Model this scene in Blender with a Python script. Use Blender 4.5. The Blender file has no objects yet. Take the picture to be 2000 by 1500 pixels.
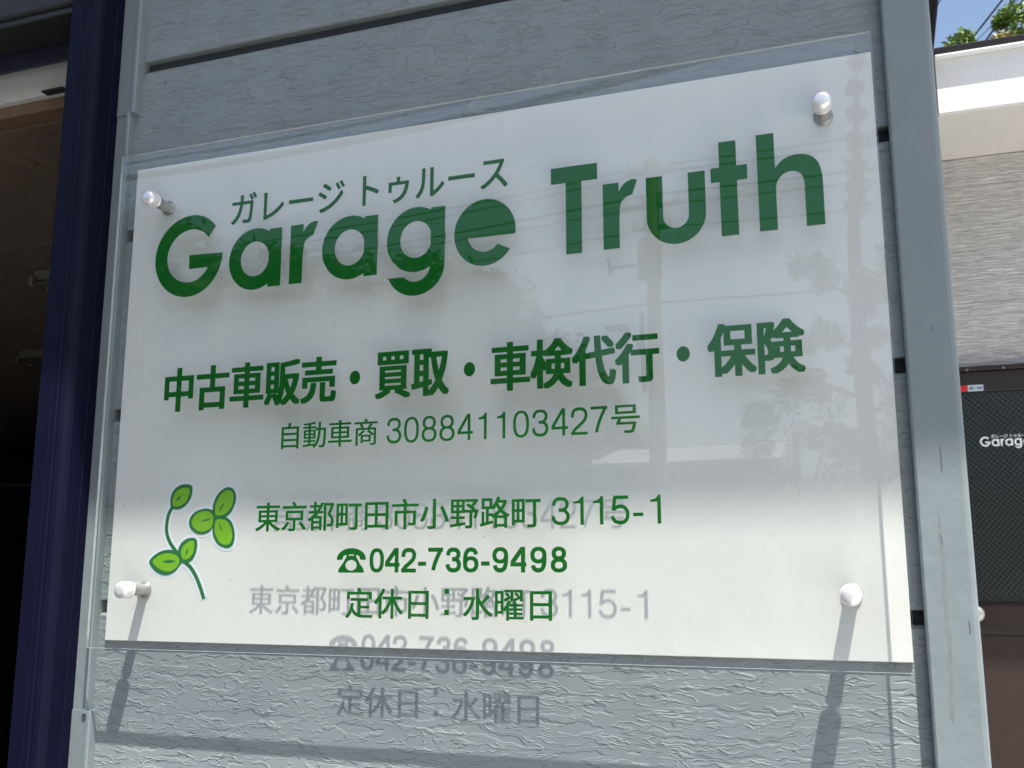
import bpy, bmesh, math, random
from mathutils import Vector, Matrix, noise
R = math.radians
random.seed(7)
sc = bpy.context.scene
col = sc.collection

# ------------------------------------------------------------ camera
cam_d = bpy.data.cameras.new('camera'); cam = bpy.data.objects.new('camera', cam_d); col.objects.link(cam)
F = 1972.236; RX, RY, RZ = 0.1823, -0.0005, 0.3459
cam.matrix_world = (Matrix.Translation((0.8786, -1.0027, 1.2120)) @ Matrix.Rotation(RZ, 4, 'Z')
                    @ Matrix.Rotation(RX, 4, 'X') @ Matrix.Rotation(-RY, 4, 'Y') @ Matrix.Rotation(R(90), 4, 'X'))
cam_d.sensor_fit = 'HORIZONTAL'; cam_d.sensor_width = 36.0; cam_d.lens = F * 36.0 / 2000.0
cam_d.clip_start = 0.02; cam_d.clip_end = 2000
cam_d.dof.use_dof = True; cam_d.dof.focus_distance = 1.08; cam_d.dof.aperture_fstop = 20
sc.camera = cam

# ------------------------------------------------------------ sky, sun, exposure
SUN = Vector((0.82, -1.0, 3.62)).normalized()          # towards the sun
w = bpy.data.worlds.new('World'); sc.world = w; w.use_nodes = True
nt = w.node_tree; nt.nodes.clear()
sky = nt.nodes.new('ShaderNodeTexSky'); sky.sky_type = 'NISHITA'; sky.sun_disc = False
sky.sun_elevation = math.asin(SUN.z); sky.sun_rotation = math.atan2(SUN.x, SUN.y)
sky.altitude = 100; sky.air_density = 1.2; sky.dust_density = 3.0; sky.ozone_density = 1.2
bg = nt.nodes.new('ShaderNodeBackground'); bg.inputs['Strength'].default_value = 0.095
wo = nt.nodes.new('ShaderNodeOutputWorld')
nt.links.new(sky.outputs[0], bg.inputs[0]); nt.links.new(bg.outputs[0], wo.inputs[0])
sl = bpy.data.lights.new('sun', 'SUN'); sl.energy = 4.7; sl.angle = R(0.53); sl.color = (1.0, 0.962, 0.885)
so = bpy.data.objects.new('sun', sl); col.objects.link(so); so.location = (3, -4, 12)
so.rotation_euler = SUN.to_track_quat('Z', 'Y').to_euler()
vs = sc.view_settings; vs.view_transform = 'Standard'; vs.look = 'None'; vs.gamma = 1.0
vs.use_curve_mapping = False; vs.exposure = 1.1
sc.cycles.max_bounces = 12; sc.cycles.transparent_max_bounces = 24
sc.cycles.caustics_reflective = False; sc.cycles.caustics_refractive = False

# ------------------------------------------------------------ materials
class N:
    """small node-building helper"""
    def __init__(s, name):
        s.m = bpy.data.materials.new(name); s.m.use_nodes = True
        s.t = s.m.node_tree; s.t.nodes.clear()
        s.out = s.t.nodes.new('ShaderNodeOutputMaterial')
    def n(s, typ, **kw):
        x = s.t.nodes.new(typ)
        for k, v in kw.items():
            if k.startswith('i_'):
                k = k[2:].replace('_', ' ')
                x.inputs[k].default_value = v
            else: setattr(x, k, v)
        return x
    def l(s, a, b): s.t.links.new(a, b)
    def coord(s, scale=(1, 1, 1), which='Object'):
        tc = s.n('ShaderNodeTexCoord'); mp = s.n('ShaderNodeMapping'); mp.inputs['Scale'].default_value = scale
        s.l(tc.outputs[which], mp.inputs[0]); return mp.outputs[0]
    def noise(s, vec, scale, detail=4, rough=.5, dist=0):
        x = s.n('ShaderNodeTexNoise'); x.inputs['Scale'].default_value = scale; x.inputs['Detail'].default_value = detail
        x.inputs['Roughness'].default_value = rough; x.inputs['Distortion'].default_value = dist
        s.l(vec, x.inputs['Vector']); return x.outputs['Fac']
    def ramp(s, fac, a, b, ca=(0, 0, 0, 1), cb=(1, 1, 1, 1), interp='LINEAR'):
        x = s.n('ShaderNodeValToRGB'); x.color_ramp.interpolation = interp
        x.color_ramp.elements[0].position = a; x.color_ramp.elements[0].color = ca
        x.color_ramp.elements[1].position = b; x.color_ramp.elements[1].color = cb
        s.l(fac, x.inputs[0]); return x.outputs[0]
    def math(s, op, a, b=None, c=None):
        x = s.n('ShaderNodeMath', operation=op)
        for i, v in enumerate((a, b, c)):
            if v is None: continue
            if isinstance(v, (int, float)): x.inputs[i].default_value = v
            else: s.l(v, x.inputs[i])
        return x.outputs[0]
    def mix(s, fac, a, b, blend='MIX'):
        x = s.n('ShaderNodeMix', data_type='RGBA', blend_type=blend)
        for i, v in ((0, fac), (6, a), (7, b)):
            if isinstance(v, (int, float, tuple)): x.inputs[i].default_value = v
            else: s.l(v, x.inputs[i])
        return x.outputs[2]
    def bump(s, h, dist, strength=1.0, normal=None):
        x = s.n('ShaderNodeBump'); x.inputs['Distance'].default_value = dist; x.inputs['Strength'].default_value = strength
        s.l(h, x.inputs['Height'])
        if normal is not None: s.l(normal, x.inputs['Normal'])
        return x.outputs[0]
    def bsdf(s, color=None, rough=.5, metal=0, normal=None, spec=.5, coat=0):
        x = s.n('ShaderNodeBsdfPrincipled')
        if color is not None:
            if isinstance(color, tuple): x.inputs['Base Color'].default_value = color
            else: s.l(color, x.inputs['Base Color'])
        if isinstance(rough, (int, float)): x.inputs['Roughness'].default_value = rough
        else: s.l(rough, x.inputs['Roughness'])
        x.inputs['Metallic'].default_value = metal; x.inputs['Specular IOR Level'].default_value = spec
        x.inputs['Coat Weight'].default_value = coat
        if normal is not None: s.l(normal, x.inputs['Normal'])
        s.l(x.outputs[0], s.out.inputs[0]); return x

def c4(r, g, b): return (r, g, b, 1)

def mat_plain(name, color, rough=.5, metal=0, var=.12, scale=30, spec=.5, bump=0, bscale=300, coat=0):
    k = N(name); v = k.coord()
    f = k.noise(v, scale, 5, .6)
    a = tuple(x * (1 - var) for x in color) + (1,); b = tuple(min(1, x * (1 + var)) for x in color) + (1,)
    cc = k.ramp(f, .3, .7, a, b)
    nm = k.bump(k.noise(v, bscale, 3, .6), bump) if bump else None
    rg = k.ramp(k.noise(v, scale * 2.3, 4), .3, .7, (rough * .85,) * 3 + (1,), (min(1, rough * 1.15),) * 3 + (1,))
    k.bsdf(cc, rg, metal, nm, spec, coat); return k.m

# blue-grey siding with pressed wood-bark relief: raised elongated plateaus with ragged steep edges
def mat_siding():
    k = N('siding_paint')
    v = k.coord((1, 1, 1))
    tc = k.n('ShaderNodeTexNoise', i_Scale=60.0, i_Detail=2.0, i_Roughness=.6); k.l(v, tc.inputs['Vector'])
    sub = k.n('ShaderNodeVectorMath', operation='SUBTRACT'); k.l(tc.outputs['Color'], sub.inputs[0]); sub.inputs[1].default_value = (.5, .5, .5)
    scl = k.n('ShaderNodeVectorMath', operation='MULTIPLY'); k.l(sub.outputs[0], scl.inputs[0]); scl.inputs[1].default_value = (.011, 0, .010)
    add = k.n('ShaderNodeVectorMath', operation='ADD'); k.l(v, add.inputs[0]); k.l(scl.outputs[0], add.inputs[1])
    def lay(sx, sz, off, detail, rough):
        mp = k.n('ShaderNodeMapping'); mp.inputs['Scale'].default_value = (sx, 1, sz); mp.inputs['Location'].default_value = off
        k.l(add.outputs[0], mp.inputs[0])
        return k.noise(mp.outputs[0], 1.0, detail, rough)
    n1 = lay(13, 70, (0, 0, 0), 2.6, .46)
    n2 = lay(18, 92, (7.3, 0, 3.1), 2.4, .46)
    p2 = k.ramp(n2, .575, .598)
    rd = k.math('SUBTRACT', 1.0, k.math('MULTIPLY', k.math('ABSOLUTE', k.math('SUBTRACT', n1, .5)), 55.0))
    rd = k.ramp(rd, .0, .9, interp='EASE')
    rd2 = k.math('SUBTRACT', 1.0, k.math('MULTIPLY', k.math('ABSOLUTE', k.math('SUBTRACT', n1, .60)), 60.0))
    rd2 = k.ramp(rd2, .0, .9, interp='EASE')
    brk = k.ramp(lay(24, 40, (3, 0, 9), 1.5, .5), .38, .46)
    h = k.math('ADD', k.math('MULTIPLY', p2, .75), k.math('MULTIPLY', k.math('MULTIPLY', rd, brk), .75))
    h = k.math('ADD', h, k.math('MULTIPLY', rd2, .55))
    p4 = k.ramp(n1, .40, .425)
    h = k.math('ADD', h, k.math('MULTIPLY', p4, .6))
    nm = k.bump(h, .00085)
    fine = k.noise(v, 900, 2, .5)
    nm = k.bump(fine, .00006, 1.0, nm)
    f = k.noise(v, 9, 5, .6)
    cc = k.ramp(f, .3, .7, c4(.222, .254, .264), c4(.252, .284, .292))
    gr = k.ramp(k.noise(k.coord((22, 1, 2.2)), 1.0, 5, .65), .50, .80)
    cc = k.mix(k.math('MULTIPLY', gr, .28), cc, c4(.165, .180, .178))
    ch = k.ramp(k.noise(k.coord((5, 1, 12)), 1.0, 6, .7), .52, .75)
    cc = k.mix(k.math('MULTIPLY', ch, .16), cc, c4(.36, .38, .38))
    k.bsdf(cc, .58, 0, nm, .35); return k.m
M_SIDING = mat_siding()

def mat_trim():
    k = N('trim_paint'); v = k.coord()
    f = k.noise(v, 12, 5, .6)
    cc = k.ramp(f, .3, .7, c4(.190, .226, .238), c4(.215, .251, .262))
    vv = k.coord((260, 260, 26))
    marks = k.ramp(k.noise(vv, 1.0, 2, .5), .79, .83)
    cc = k.mix(marks, cc, c4(.07, .08, .09))
    vs2 = k.coord((150, 150, 9))
    rust = k.math('MULTIPLY', k.ramp(k.noise(vs2, 1.0, 3, .6), .60, .78), .45)
    cc = k.mix(rust, cc, c4(.21, .21, .20))
    nm = k.bump(k.noise(v, 60, 3, .5), .0006)
    nm = k.bump(k.noise(v, 1400, 2, .5), .00003, 1, nm)
    k.bsdf(cc, .52, 0, nm, .4); return k.m
M_TRIM = mat_trim()
M_GAP = mat_plain('joint_sealant', (.05, .055, .065), .8)
M_STAIN = mat_plain('dirt_smear', (.12, .13, .14), .8)
M_SMEAR = mat_plain('rain_stain', (.185, .205, .205), .7, var=.12, scale=90)

def mat_board():
    k = N('white_composite'); v = k.coord()
    cc = k.ramp(k.noise(v, 6, 5, .65), .3, .7, c4(.735, .732, .700), c4(.785, .782, .75))
    st = k.ramp(k.noise(k.coord((40, 1, 6)), 1.0, 5, .7), .60, .85)
    cc = k.mix(k.math('MULTIPLY', st, .35), cc, c4(.60, .58, .50))
    vo = k.n('ShaderNodeTexVoronoi', i_Scale=46.0); k.l(v, vo.inputs['Vector'])
    spk = k.math('LESS_THAN', k.math('ADD', vo.outputs['Distance'], k.math('MULTIPLY', k.noise(v, 11, 2), .22)), .135)
    cc = k.mix(k.math('MULTIPLY', spk, .55), cc, c4(.30, .28, .24))
    nm = k.bump(k.noise(v, 420, 3, .6), .00004)
    k.bsdf(cc, .42, 0, nm, .4); return k.m
M_BOARD = mat_board()

def mat_acrylic():
    k = N('clear_acrylic'); v = k.coord()
    geo = k.n('ShaderNodeNewGeometry')
    nm0 = k.bump(k.noise(v, 7, 2, .5), .00004)
    d = k.n('ShaderNodeVectorMath', operation='DOT_PRODUCT'); k.l(geo.outputs['Incoming'], d.inputs[0]); k.l(geo.outputs['Normal'], d.inputs[1])
    c = k.math('ABSOLUTE', d.outputs['Value'])
    p = k.math('POWER', k.math('SUBTRACT', 1.0, c), 5.0)
    fr = k.math('ADD', k.math('MULTIPLY', p, .42), .043)
    gl = k.n('ShaderNodeBsdfAnisotropic'); gl.inputs['Roughness'].default_value = .0; gl.inputs['Color'].default_value = c4(1, 1, 1)
    k.l(nm0, gl.inputs['Normal'])
    tr = k.n('ShaderNodeBsdfTransparent'); tr.inputs[0].default_value = c4(.976, .986, .982)
    mx = k.n('ShaderNodeMixShader'); k.l(fr, mx.inputs[0]); k.l(tr.outputs[0], mx.inputs[1]); k.l(gl.outputs[0], mx.inputs[2])
    # faint dust film and a few scratches on the face
    dust = k.ramp(k.noise(v, 5, 6, .7), .42, .80)
    streak = k.ramp(k.noise(k.coord((3, 1, 70)), 1.0, 4, .6), .62, .80)
    vo = k.n('ShaderNodeTexVoronoi', feature='DISTANCE_TO_EDGE'); vo.inputs['Scale'].default_value = 4.0
    nz = k.n('ShaderNodeTexNoise', i_Scale=2.5, i_Detail=3.0); k.l(v, nz.inputs['Vector'])
    k.l(nz.outputs['Color'], vo.inputs['Vector'])
    scr = k.math('LESS_THAN', vo.outputs['Distance'], .0016)
    scr = k.math('MULTIPLY', scr, k.ramp(k.noise(v, 3.3, 2), .5, .62))
    f = k.math('ADD', k.math('MULTIPLY', dust, .010), k.math('MULTIPLY', streak, .006))
    f = k.math('ADD', k.math('ADD', f, .002), k.math('MULTIPLY', scr, .10))
    df = k.n('ShaderNodeBsdfDiffuse'); df.inputs[0].default_value = c4(.75, .75, .72)
    m2 = k.n('ShaderNodeMixShader'); k.l(f, m2.inputs[0]); k.l(mx.outputs[0], m2.inputs[1]); k.l(df.outputs[0], m2.inputs[2])
    k.l(m2.outputs[0], k.out.inputs[0]); return k.m
M_ACR = mat_acrylic()
def mat_edge():
    k = N('acrylic_cut_edge')
    tr = k.n('ShaderNodeBsdfTransparent'); tr.inputs[0].default_value = c4(.62, .68, .70)
    df = k.n('ShaderNodeBsdfDiffuse'); df.inputs[0].default_value = c4(.44, .47, .47)
    gl = k.n('ShaderNodeBsdfAnisotropic'); gl.inputs['Roughness'].default_value = .25
    a = k.n('ShaderNodeMixShader'); a.inputs[0].default_value = .45; k.l(df.outputs[0], a.inputs[1]); k.l(gl.outputs[0], a.inputs[2])
    b = k.n('ShaderNodeMixShader'); b.inputs[0].default_value = .88; k.l(tr.outputs[0], b.inputs[1]); k.l(a.outputs[0], b.inputs[2])
    k.l(b.outputs[0], k.out.inputs[0]); return k.m
M_EDGE = mat_edge()

M_GREEN = mat_plain('green_vinyl', (.002, .105, .009), .6, var=.04, spec=.08)
M_LINE = mat_plain('dark_green_print', (.018, .165, .045), .45, var=.04, spec=.3)
M_LEAFP = mat_plain('light_green_print', (.205, .485, .020), .45, var=.03, spec=.3)
M_WHITEP = mat_plain('white_vinyl', (.80, .85, .90), .4, var=.01)
M_WHITEL = mat_plain('white_lettering', (.82, .82, .84), .5, var=.02)
def mat_metal(name, colr, rough):
    k = N(name); v = k.coord((1, 1, 1))
    nm = k.bump(k.noise(v, 900, 3, .6), .00003)
    k.bsdf(colr, rough, .6, nm); return k.m
M_CAP = mat_metal('satin_cap_metal', c4(.93, .91, .91), .36)
M_SHAFT = mat_metal('spacer_metal', c4(.38, .36, .34), .40)
M_CHROME = mat_metal('knob_chrome', c4(.40, .39, .38), .3)
M_NAVY = mat_plain('navy_aluminium', (.0030, .0034, .0165), .50, var=.10, scale=6, bump=.00003, bscale=600, spec=.14)
M_NAVYD = mat_plain('dark_navy_siding', (.020, .022, .045), .6, bump=.0012, bscale=70)
M_BLACKISH = mat_plain('dark_shutter_box', (.022, .022, .022), .5)
M_WHITEWOOD = mat_plain('white_painted_board', (.74, .74, .73), .5, var=.03, bump=.0001)
M_TAN = mat_plain('tan_timber', (.21, .135, .08), .6, var=.2, scale=20)
def mat_tile():
    k = N('fissured_ceiling_tile'); v = k.coord()
    mp = k.coord((300, 105, 1))
    fis = k.ramp(k.noise(mp, 1.0, 2.2, .6, .6), .635, .665)
    f = k.noise(v, 10, 4)
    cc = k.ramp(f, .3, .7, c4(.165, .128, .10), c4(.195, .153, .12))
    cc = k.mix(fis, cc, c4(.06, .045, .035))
    nm = k.bump(k.math('MULTIPLY', fis, -1.0), .003)
    k.bsdf(cc, .85, 0, nm, .2); return k.m
M_TILE = mat_tile()
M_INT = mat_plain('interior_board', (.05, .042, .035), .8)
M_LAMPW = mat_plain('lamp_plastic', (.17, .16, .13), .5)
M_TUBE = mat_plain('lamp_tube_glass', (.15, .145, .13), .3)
M_HIVIS = mat_plain('yellow_cloth', (.20, .19, .05), .85, scale=12)
M_CLOTHD = mat_plain('dark_cloth', (.07, .07, .08), .9, scale=12)
M_GUTTER = mat_plain('black_gutter', (.006, .005, .007), .6, spec=.15)
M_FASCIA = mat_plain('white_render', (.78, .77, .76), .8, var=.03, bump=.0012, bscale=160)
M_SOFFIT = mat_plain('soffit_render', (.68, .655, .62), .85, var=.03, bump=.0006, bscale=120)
M_SOFB = mat_plain('brown_soffit', (.27, .22, .16), .85, var=.2, bump=.002, bscale=90)
M_STRIP = mat_plain('white_metal_strip', (.8, .8, .8), .4, var=.02)
def mat_housesiding():
    k = N('striated_house_siding'); v = k.coord((7, 7, 150))
    a = k.ramp(k.noise(v, 1.0, 3, .55, .3), .46, .56)
    b = k.ramp(k.noise(k.coord((16, 16, 260)), 1.0, 2, .5), .50, .60)
    h = k.math('ADD', a, k.math('MULTIPLY', b, .6))
    nm = k.bump(h, .0032)
    cc = k.ramp(k.noise(k.coord((3, 3, 3)), 1.0, 5, .6), .3, .7, c4(.72, .70, .69), c4(.78, .76, .75))
    cc = k.mix(k.math('MULTIPLY', k.math('SUBTRACT', 1.0, a), .22), cc, c4(.40, .38, .37))
    k.bsdf(cc, .8, 0, nm, .25); return k.m
M_HSIDE = mat_housesiding()
M_DOORF = mat_plain('dark_brown_aluminium', (.020, .011, .009), .42, var=.08, scale=8)
M_DOORP = mat_plain('brown_door_panel', (.022, .0085, .006), .6, var=.10, scale=8, bump=.0002, bscale=500)
M_RED = mat_plain('red_sticker', (.62, .02, .03), .4)
M_STKW = mat_plain('pale_sticker', (.52, .58, .62), .4)
M_STKB = mat_plain('blue_print', (.03, .07, .30), .4)
M_STKC = mat_plain('cyan_print', (.12, .50, .55), .4)
def mat_wireglass():
    k = N('wired_figured_glass'); v = k.coord()
    sp = k.n('ShaderNodeSeparateXYZ'); k.l(v, sp.inputs[0])
    def fam(sg):
        t = k.math('ADD', k.math('MULTIPLY', sp.outputs['X'], 1.0), k.math('MULTIPLY', sp.outputs['Z'], sg))
        t = k.math('FRACT', k.math('MULTIPLY', t, 1 / .0185))
        t = k.math('ABSOLUTE', k.math('SUBTRACT', t, .5))
        return k.math('LESS_THAN', t, .035)
    g = k.math('MAXIMUM', fam(1.05), fam(-.85))
    h = k.noise(v, 160, 3, .6)
    rip = k.n('ShaderNodeTexWave', i_Scale=28.0, i_Distortion=1.5, wave_type='BANDS', bands_direction='DIAGONAL'); k.l(v, rip.inputs['Vector'])
    nm = k.bump(k.math('ADD', h, k.math('MULTIPLY', rip.outputs['Fac'], .5)), .0006)
    cc = k.mix(g, c4(.008, .011, .010), c4(.060, .072, .066))
    k.bsdf(cc, .22, 0, nm, .5); return k.m
M_WGLASS = mat_wireglass()
M_ASPHALT = mat_plain('asphalt', (.055, .055, .056), .9, var=.25, scale=4, bump=.004, bscale=60)
M_BOUNCE = mat_plain('bounce_concrete', (.52, .51, .49), .85, var=.12, scale=3, bump=.002, bscale=60)  # kept pale so the unseen pavement throws light upward
M_LEAF = mat_plain('leaf', (.17, .26, .045), .36, spec=.5)
M_LEAFR = mat_plain('young_reddish_leaf', (.34, .29, .08), .45, var=.4, scale=14)
M_LEAFD = mat_plain('dark_leaf', (.040, .075, .022), .6, var=.4, scale=2)
M_BARK = mat_plain('bark', (.13, .09, .06), .9, var=.3)
M_HILL = mat_plain('forest_green', (.050, .085, .026), .9, var=.5, scale=.6)
M_POLE = mat_plain('pole_concrete', (.15, .145, .13), .85)
M_TRAFO = mat_plain('transformer_paint', (.14, .145, .145), .5)
M_WIRE = mat_plain('cable_sheath', (.012, .012, .014), .6)
M_ROOF = mat_plain('metal_roof', (.42, .41, .40), .4, var=.3)
M_HWALL = mat_plain('far_house_wall', (.13, .12, .105), .8)
M_GLASSD = mat_plain('dark_window_glass', (.03, .035, .04), .1)
M_TILEROOF = mat_plain('slate_roof', (.07, .065, .065), .7)

# ------------------------------------------------------------ geometry helpers
def tag(o, label=None, cat=None, group=None, kind=None):
    if label: o['label'] = label
    if cat: o['category'] = cat
    if group: o['group'] = group
    if kind: o['kind'] = kind
    return o
def empty(name, loc=(0, 0, 0)):
    o = bpy.data.objects.new(name, None); col.objects.link(o); o.location = loc; o.empty_display_size = .1
    return o
def link(name, bm, mats, parent=None, smooth=False, sharp=None):
    me = bpy.data.meshes.new(name); bmesh.ops.recalc_face_normals(bm, faces=bm.faces) if len(bm.faces) else None
    bm.to_mesh(me); bm.free()
    for m in (mats if isinstance(mats, (list, tuple)) else [mats]): me.materials.append(m)
    if smooth:
        for p in me.polygons: p.use_smooth = True
    o = bpy.data.objects.new(name, me); col.objects.link(o)
    if parent is not None:
        o.parent = parent
        px = Vector((0, 0, 0)); q = parent
        while q is not None: px += q.location; q = q.parent
        o.location = -px                       # meshes are written in world coordinates
        if o.parent.location.length == 0 and o.parent.parent is None: o.location = (0, 0, 0)
    return o
def box(bm, a, b, bevel=0, seg=2, mi=0):
    g = bmesh.ops.create_cube(bm, size=1.0)
    vs_ = g['verts']
    for v in vs_:
        v.co = Vector([(a[i] + b[i]) / 2 + v.co[i] * (b[i] - a[i]) for i in range(3)])
    fs = set(f for v in vs_ for f in v.link_faces)
    for f in fs: f.material_index = mi
    if bevel:
        es = list(set(e for v in vs_ for e in v.link_edges))
        bmesh.ops.bevel(bm, geom=es, offset=bevel, segments=seg, affect='EDGES', profile=.5)
    return bm
def B(name, a, b, m, parent=None, bevel=0, seg=2, smooth=False):
    bm = bmesh.new(); box(bm, a, b, bevel, seg); return link(name, bm, m, parent, smooth)
def tube(bm, pts, rad, seg=10, cap=True):
    pts = [Vector(p) for p in pts]; rings = []
    for i, p in enumerate(pts):
        t = (pts[min(i + 1, len(pts) - 1)] - pts[max(i - 1, 0)]).normalized()
        u = t.orthogonal().normalized() if i == 0 else (rings_u - t * rings_u.dot(t)).normalized()
        rings_u = u; v = t.cross(u); r = rad[i] if isinstance(rad, (list, tuple)) else rad
        rings.append([bm.verts.new(p + (u * math.cos(2 * math.pi * k / seg) + v * math.sin(2 * math.pi * k / seg)) * r) for k in range(seg)])
    for a, b in zip(rings, rings[1:]):
        for k in range(seg): bm.faces.new((a[k], a[(k + 1) % seg], b[(k + 1) % seg], b[k]))
    if cap:
        bm.faces.new(rings[0][::-1]); bm.faces.new(rings[-1])
    return bm
def lathe_y(bm, cx, cz, prof, seg=32):
    """profile [(radius, y)] turned about an axis parallel to y"""
    rings = []
    for r, y in prof:
        if r < 1e-6: rings.append([bm.verts.new((cx, y, cz))])
        else: rings.append([bm.verts.new((cx + r * math.cos(2 * math.pi * k / seg), y, cz + r * math.sin(2 * math.pi * k / seg))) for k in range(seg)])
    for a, b in zip(rings, rings[1:]):
        for k in range(seg):
            k2 = (k + 1) % seg
            if len(a) == 1: bm.faces.new((a[0], b[k], b[k2]))
            elif len(b) == 1: bm.faces.new((a[k], a[k2], b[0]))
            else: bm.faces.new((a[k], a[k2], b[k2], b[k]))
def extrude_z(bm, outline, z0, z1, mi=0):
    lo = [bm.verts.new((x, y, z0)) for x, y in outline]; hi = [bm.verts.new((x, y, z1)) for x, y in outline]
    n = len(outline)
    for i in range(n): bm.faces.new((lo[i], lo[(i + 1) % n], hi[(i + 1) % n], hi[i]))
    bm.faces.new(lo[::-1]); bm.faces.new(hi)

# flat print: closed loops (x, z in metres), holes by nesting -> triangulated sheet facing -y
def sheet_tris(loops):
    cu = bpy.data.curves.new('tmp', 'CURVE'); cu.dimensions = '2D'; cu.fill_mode = 'BOTH'
    for lp in loops:
        s = cu.splines.new('POLY'); s.points.add(len(lp) - 1)
        for p, (x, z) in zip(s.points, lp): p.co = (x, z, 0, 1)
        s.use_cyclic_u = True
    o = bpy.data.objects.new('tmp', cu); col.objects.link(o)
    me = bpy.data.meshes.new_from_object(o.evaluated_get(bpy.context.evaluated_depsgraph_get()))
    vs_ = [(v.co.x, v.co.y) for v in me.vertices]; fs = [tuple(p.vertices) for p in me.polygons]
    bpy.data.objects.remove(o); bpy.data.curves.remove(cu); bpy.data.meshes.remove(me)
    return vs_, fs
class Sheet:
    def __init__(s): s.v = []; s.f = []; s.k = 0
    def add(s, vs_, fs, y, step=2e-5):
        b = len(s.v); yy = y - s.k * step; s.k += 1
        s.v += [(x, yy, z) for x, z in vs_]
        s.f += [tuple(b + i for i in f) for f in fs]
    def build(s, name, m, parent):
        if parent is not None and parent.name == 'acrylic_panel':      # scaled about the camera point to fit the lettering plane
            s.v = [(x * .99725 + .00242, y, z * .99725 + .00333) for x, y, z in s.v]
        me = bpy.data.meshes.new(name); me.from_pydata(s.v, [], s.f); me.materials.append(m)
        o = bpy.data.objects.new(name, me); col.objects.link(o)
        if parent is not None:
            o.parent = parent; px = Vector((0, 0, 0)); q = parent
            while q is not None: px += q.location; q = q.parent
            o.location = -px
        return o
def font_tris(body):
    cu = bpy.data.curves.new('tmp', 'FONT'); cu.body = body; cu.resolution_u = 6
    o = bpy.data.objects.new('tmp', cu); col.objects.link(o)
    me = bpy.data.meshes.new_from_object(o.evaluated_get(bpy.context.evaluated_depsgraph_get()))
    vs_ = [(v.co.x, v.co.y) for v in me.vertices]; fs = [tuple(p.vertices) for p in me.polygons]
    bpy.data.objects.remove(o); bpy.data.curves.remove(cu); bpy.data.meshes.remove(me)
    return vs_, fs
def text(sheet, body, x0, x1, z0, z1, y, bold=(0, 0)):
    """type body so that its ink fills the rectangle (mm); bold = half growth of the strokes in x and z (mm)"""
    vs_, fs = font_tris(body)
    a0 = min(v[0] for v in vs_); a1 = max(v[0] for v in vs_); b0 = min(v[1] for v in vs_); b1 = max(v[1] for v in vs_)
    bx, bz = bold; x0 += bx; x1 -= bx; z0 += bz; z1 -= bz
    P = [((x0 + (u - a0) / (a1 - a0) * (x1 - x0)) / 1000, (z0 + (v - b0) / (b1 - b0) * (z1 - z0)) / 1000) for u, v in vs_]
    offs = [(0, 0)] if bx == 0 and bz == 0 else [(sx * bx / 1000, sz * bz / 1000) for sx, sz in ((-1, -1), (1, -1), (-1, 1), (1, 1))]
    if bx > 1.0: offs += [(0, -bz / 1000), (0, bz / 1000)]
    for ox, oz in offs: sheet.add([(x + ox, z + oz) for x, z in P], fs, y)
def arc(cx, cz, rx, rz, a0, a1, n=40):
    return [(cx + rx * math.cos(R(a0 + (a1 - a0) * i / n)), cz + rz * math.sin(R(a0 + (a1 - a0) * i / n))) for i in range(n + 1)]
def ell(cx, cz, rx, rz, n=64): return arc(cx, cz, rx, rz, 0, 360, n)[:-1]
def rect(x0, z0, x1, z1): return [(x0, z0), (x1, z0), (x1, z1), (x0, z1)]
def smooth_loop(p, n=6, closed=True):
    out = []; L = len(p)
    rng = range(L) if closed else range(L - 1)
    for i in rng:
        g = lambda j: Vector(p[j % L]) if closed else Vector(p[max(0, min(L - 1, j))])
        a, b, c, d = g(i - 1), g(i), g(i + 1), g(i + 2)
        for s in range(n):
            t = s / n
            q = .5 * ((2 * b) + (c - a) * t + (2 * a - 5 * b + 4 * c - d) * t * t + (3 * b - a - 3 * c + d) * t ** 3)
            out.append((q.x, q.y))
    if not closed: out.append(tuple(p[-1]))
    return out
def ribbon(p, wdt, taper=0):
    p = smooth_loop(p, 6, False); L_, R_ = [], []
    for i, q in enumerate(p):
        a = Vector(p[max(0, i - 1)]); b = Vector(p[min(len(p) - 1, i + 1)]); t = (b - a).normalized(); n_ = Vector((-t.y, t.x))
        L_.append(tuple(Vector(q) + n_ * wdt / 2)); R_.append(tuple(Vector(q) - n_ * wdt / 2))
    return L_ + R_[::-1]
def grow(p, d):
    out = []; n_ = len(p); area = sum(p[i][0] * p[(i + 1) % n_][1] - p[(i + 1) % n_][0] * p[i][1] for i in range(n_))
    sg = 1 if area > 0 else -1
    for i in range(n_):
        t = (Vector(p[(i + 1) % n_]) - Vector(p[i - 1])).normalized(); out.append((p[i][0] + t.y * d * sg, p[i][1] - t.x * d * sg))
    return out

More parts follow.
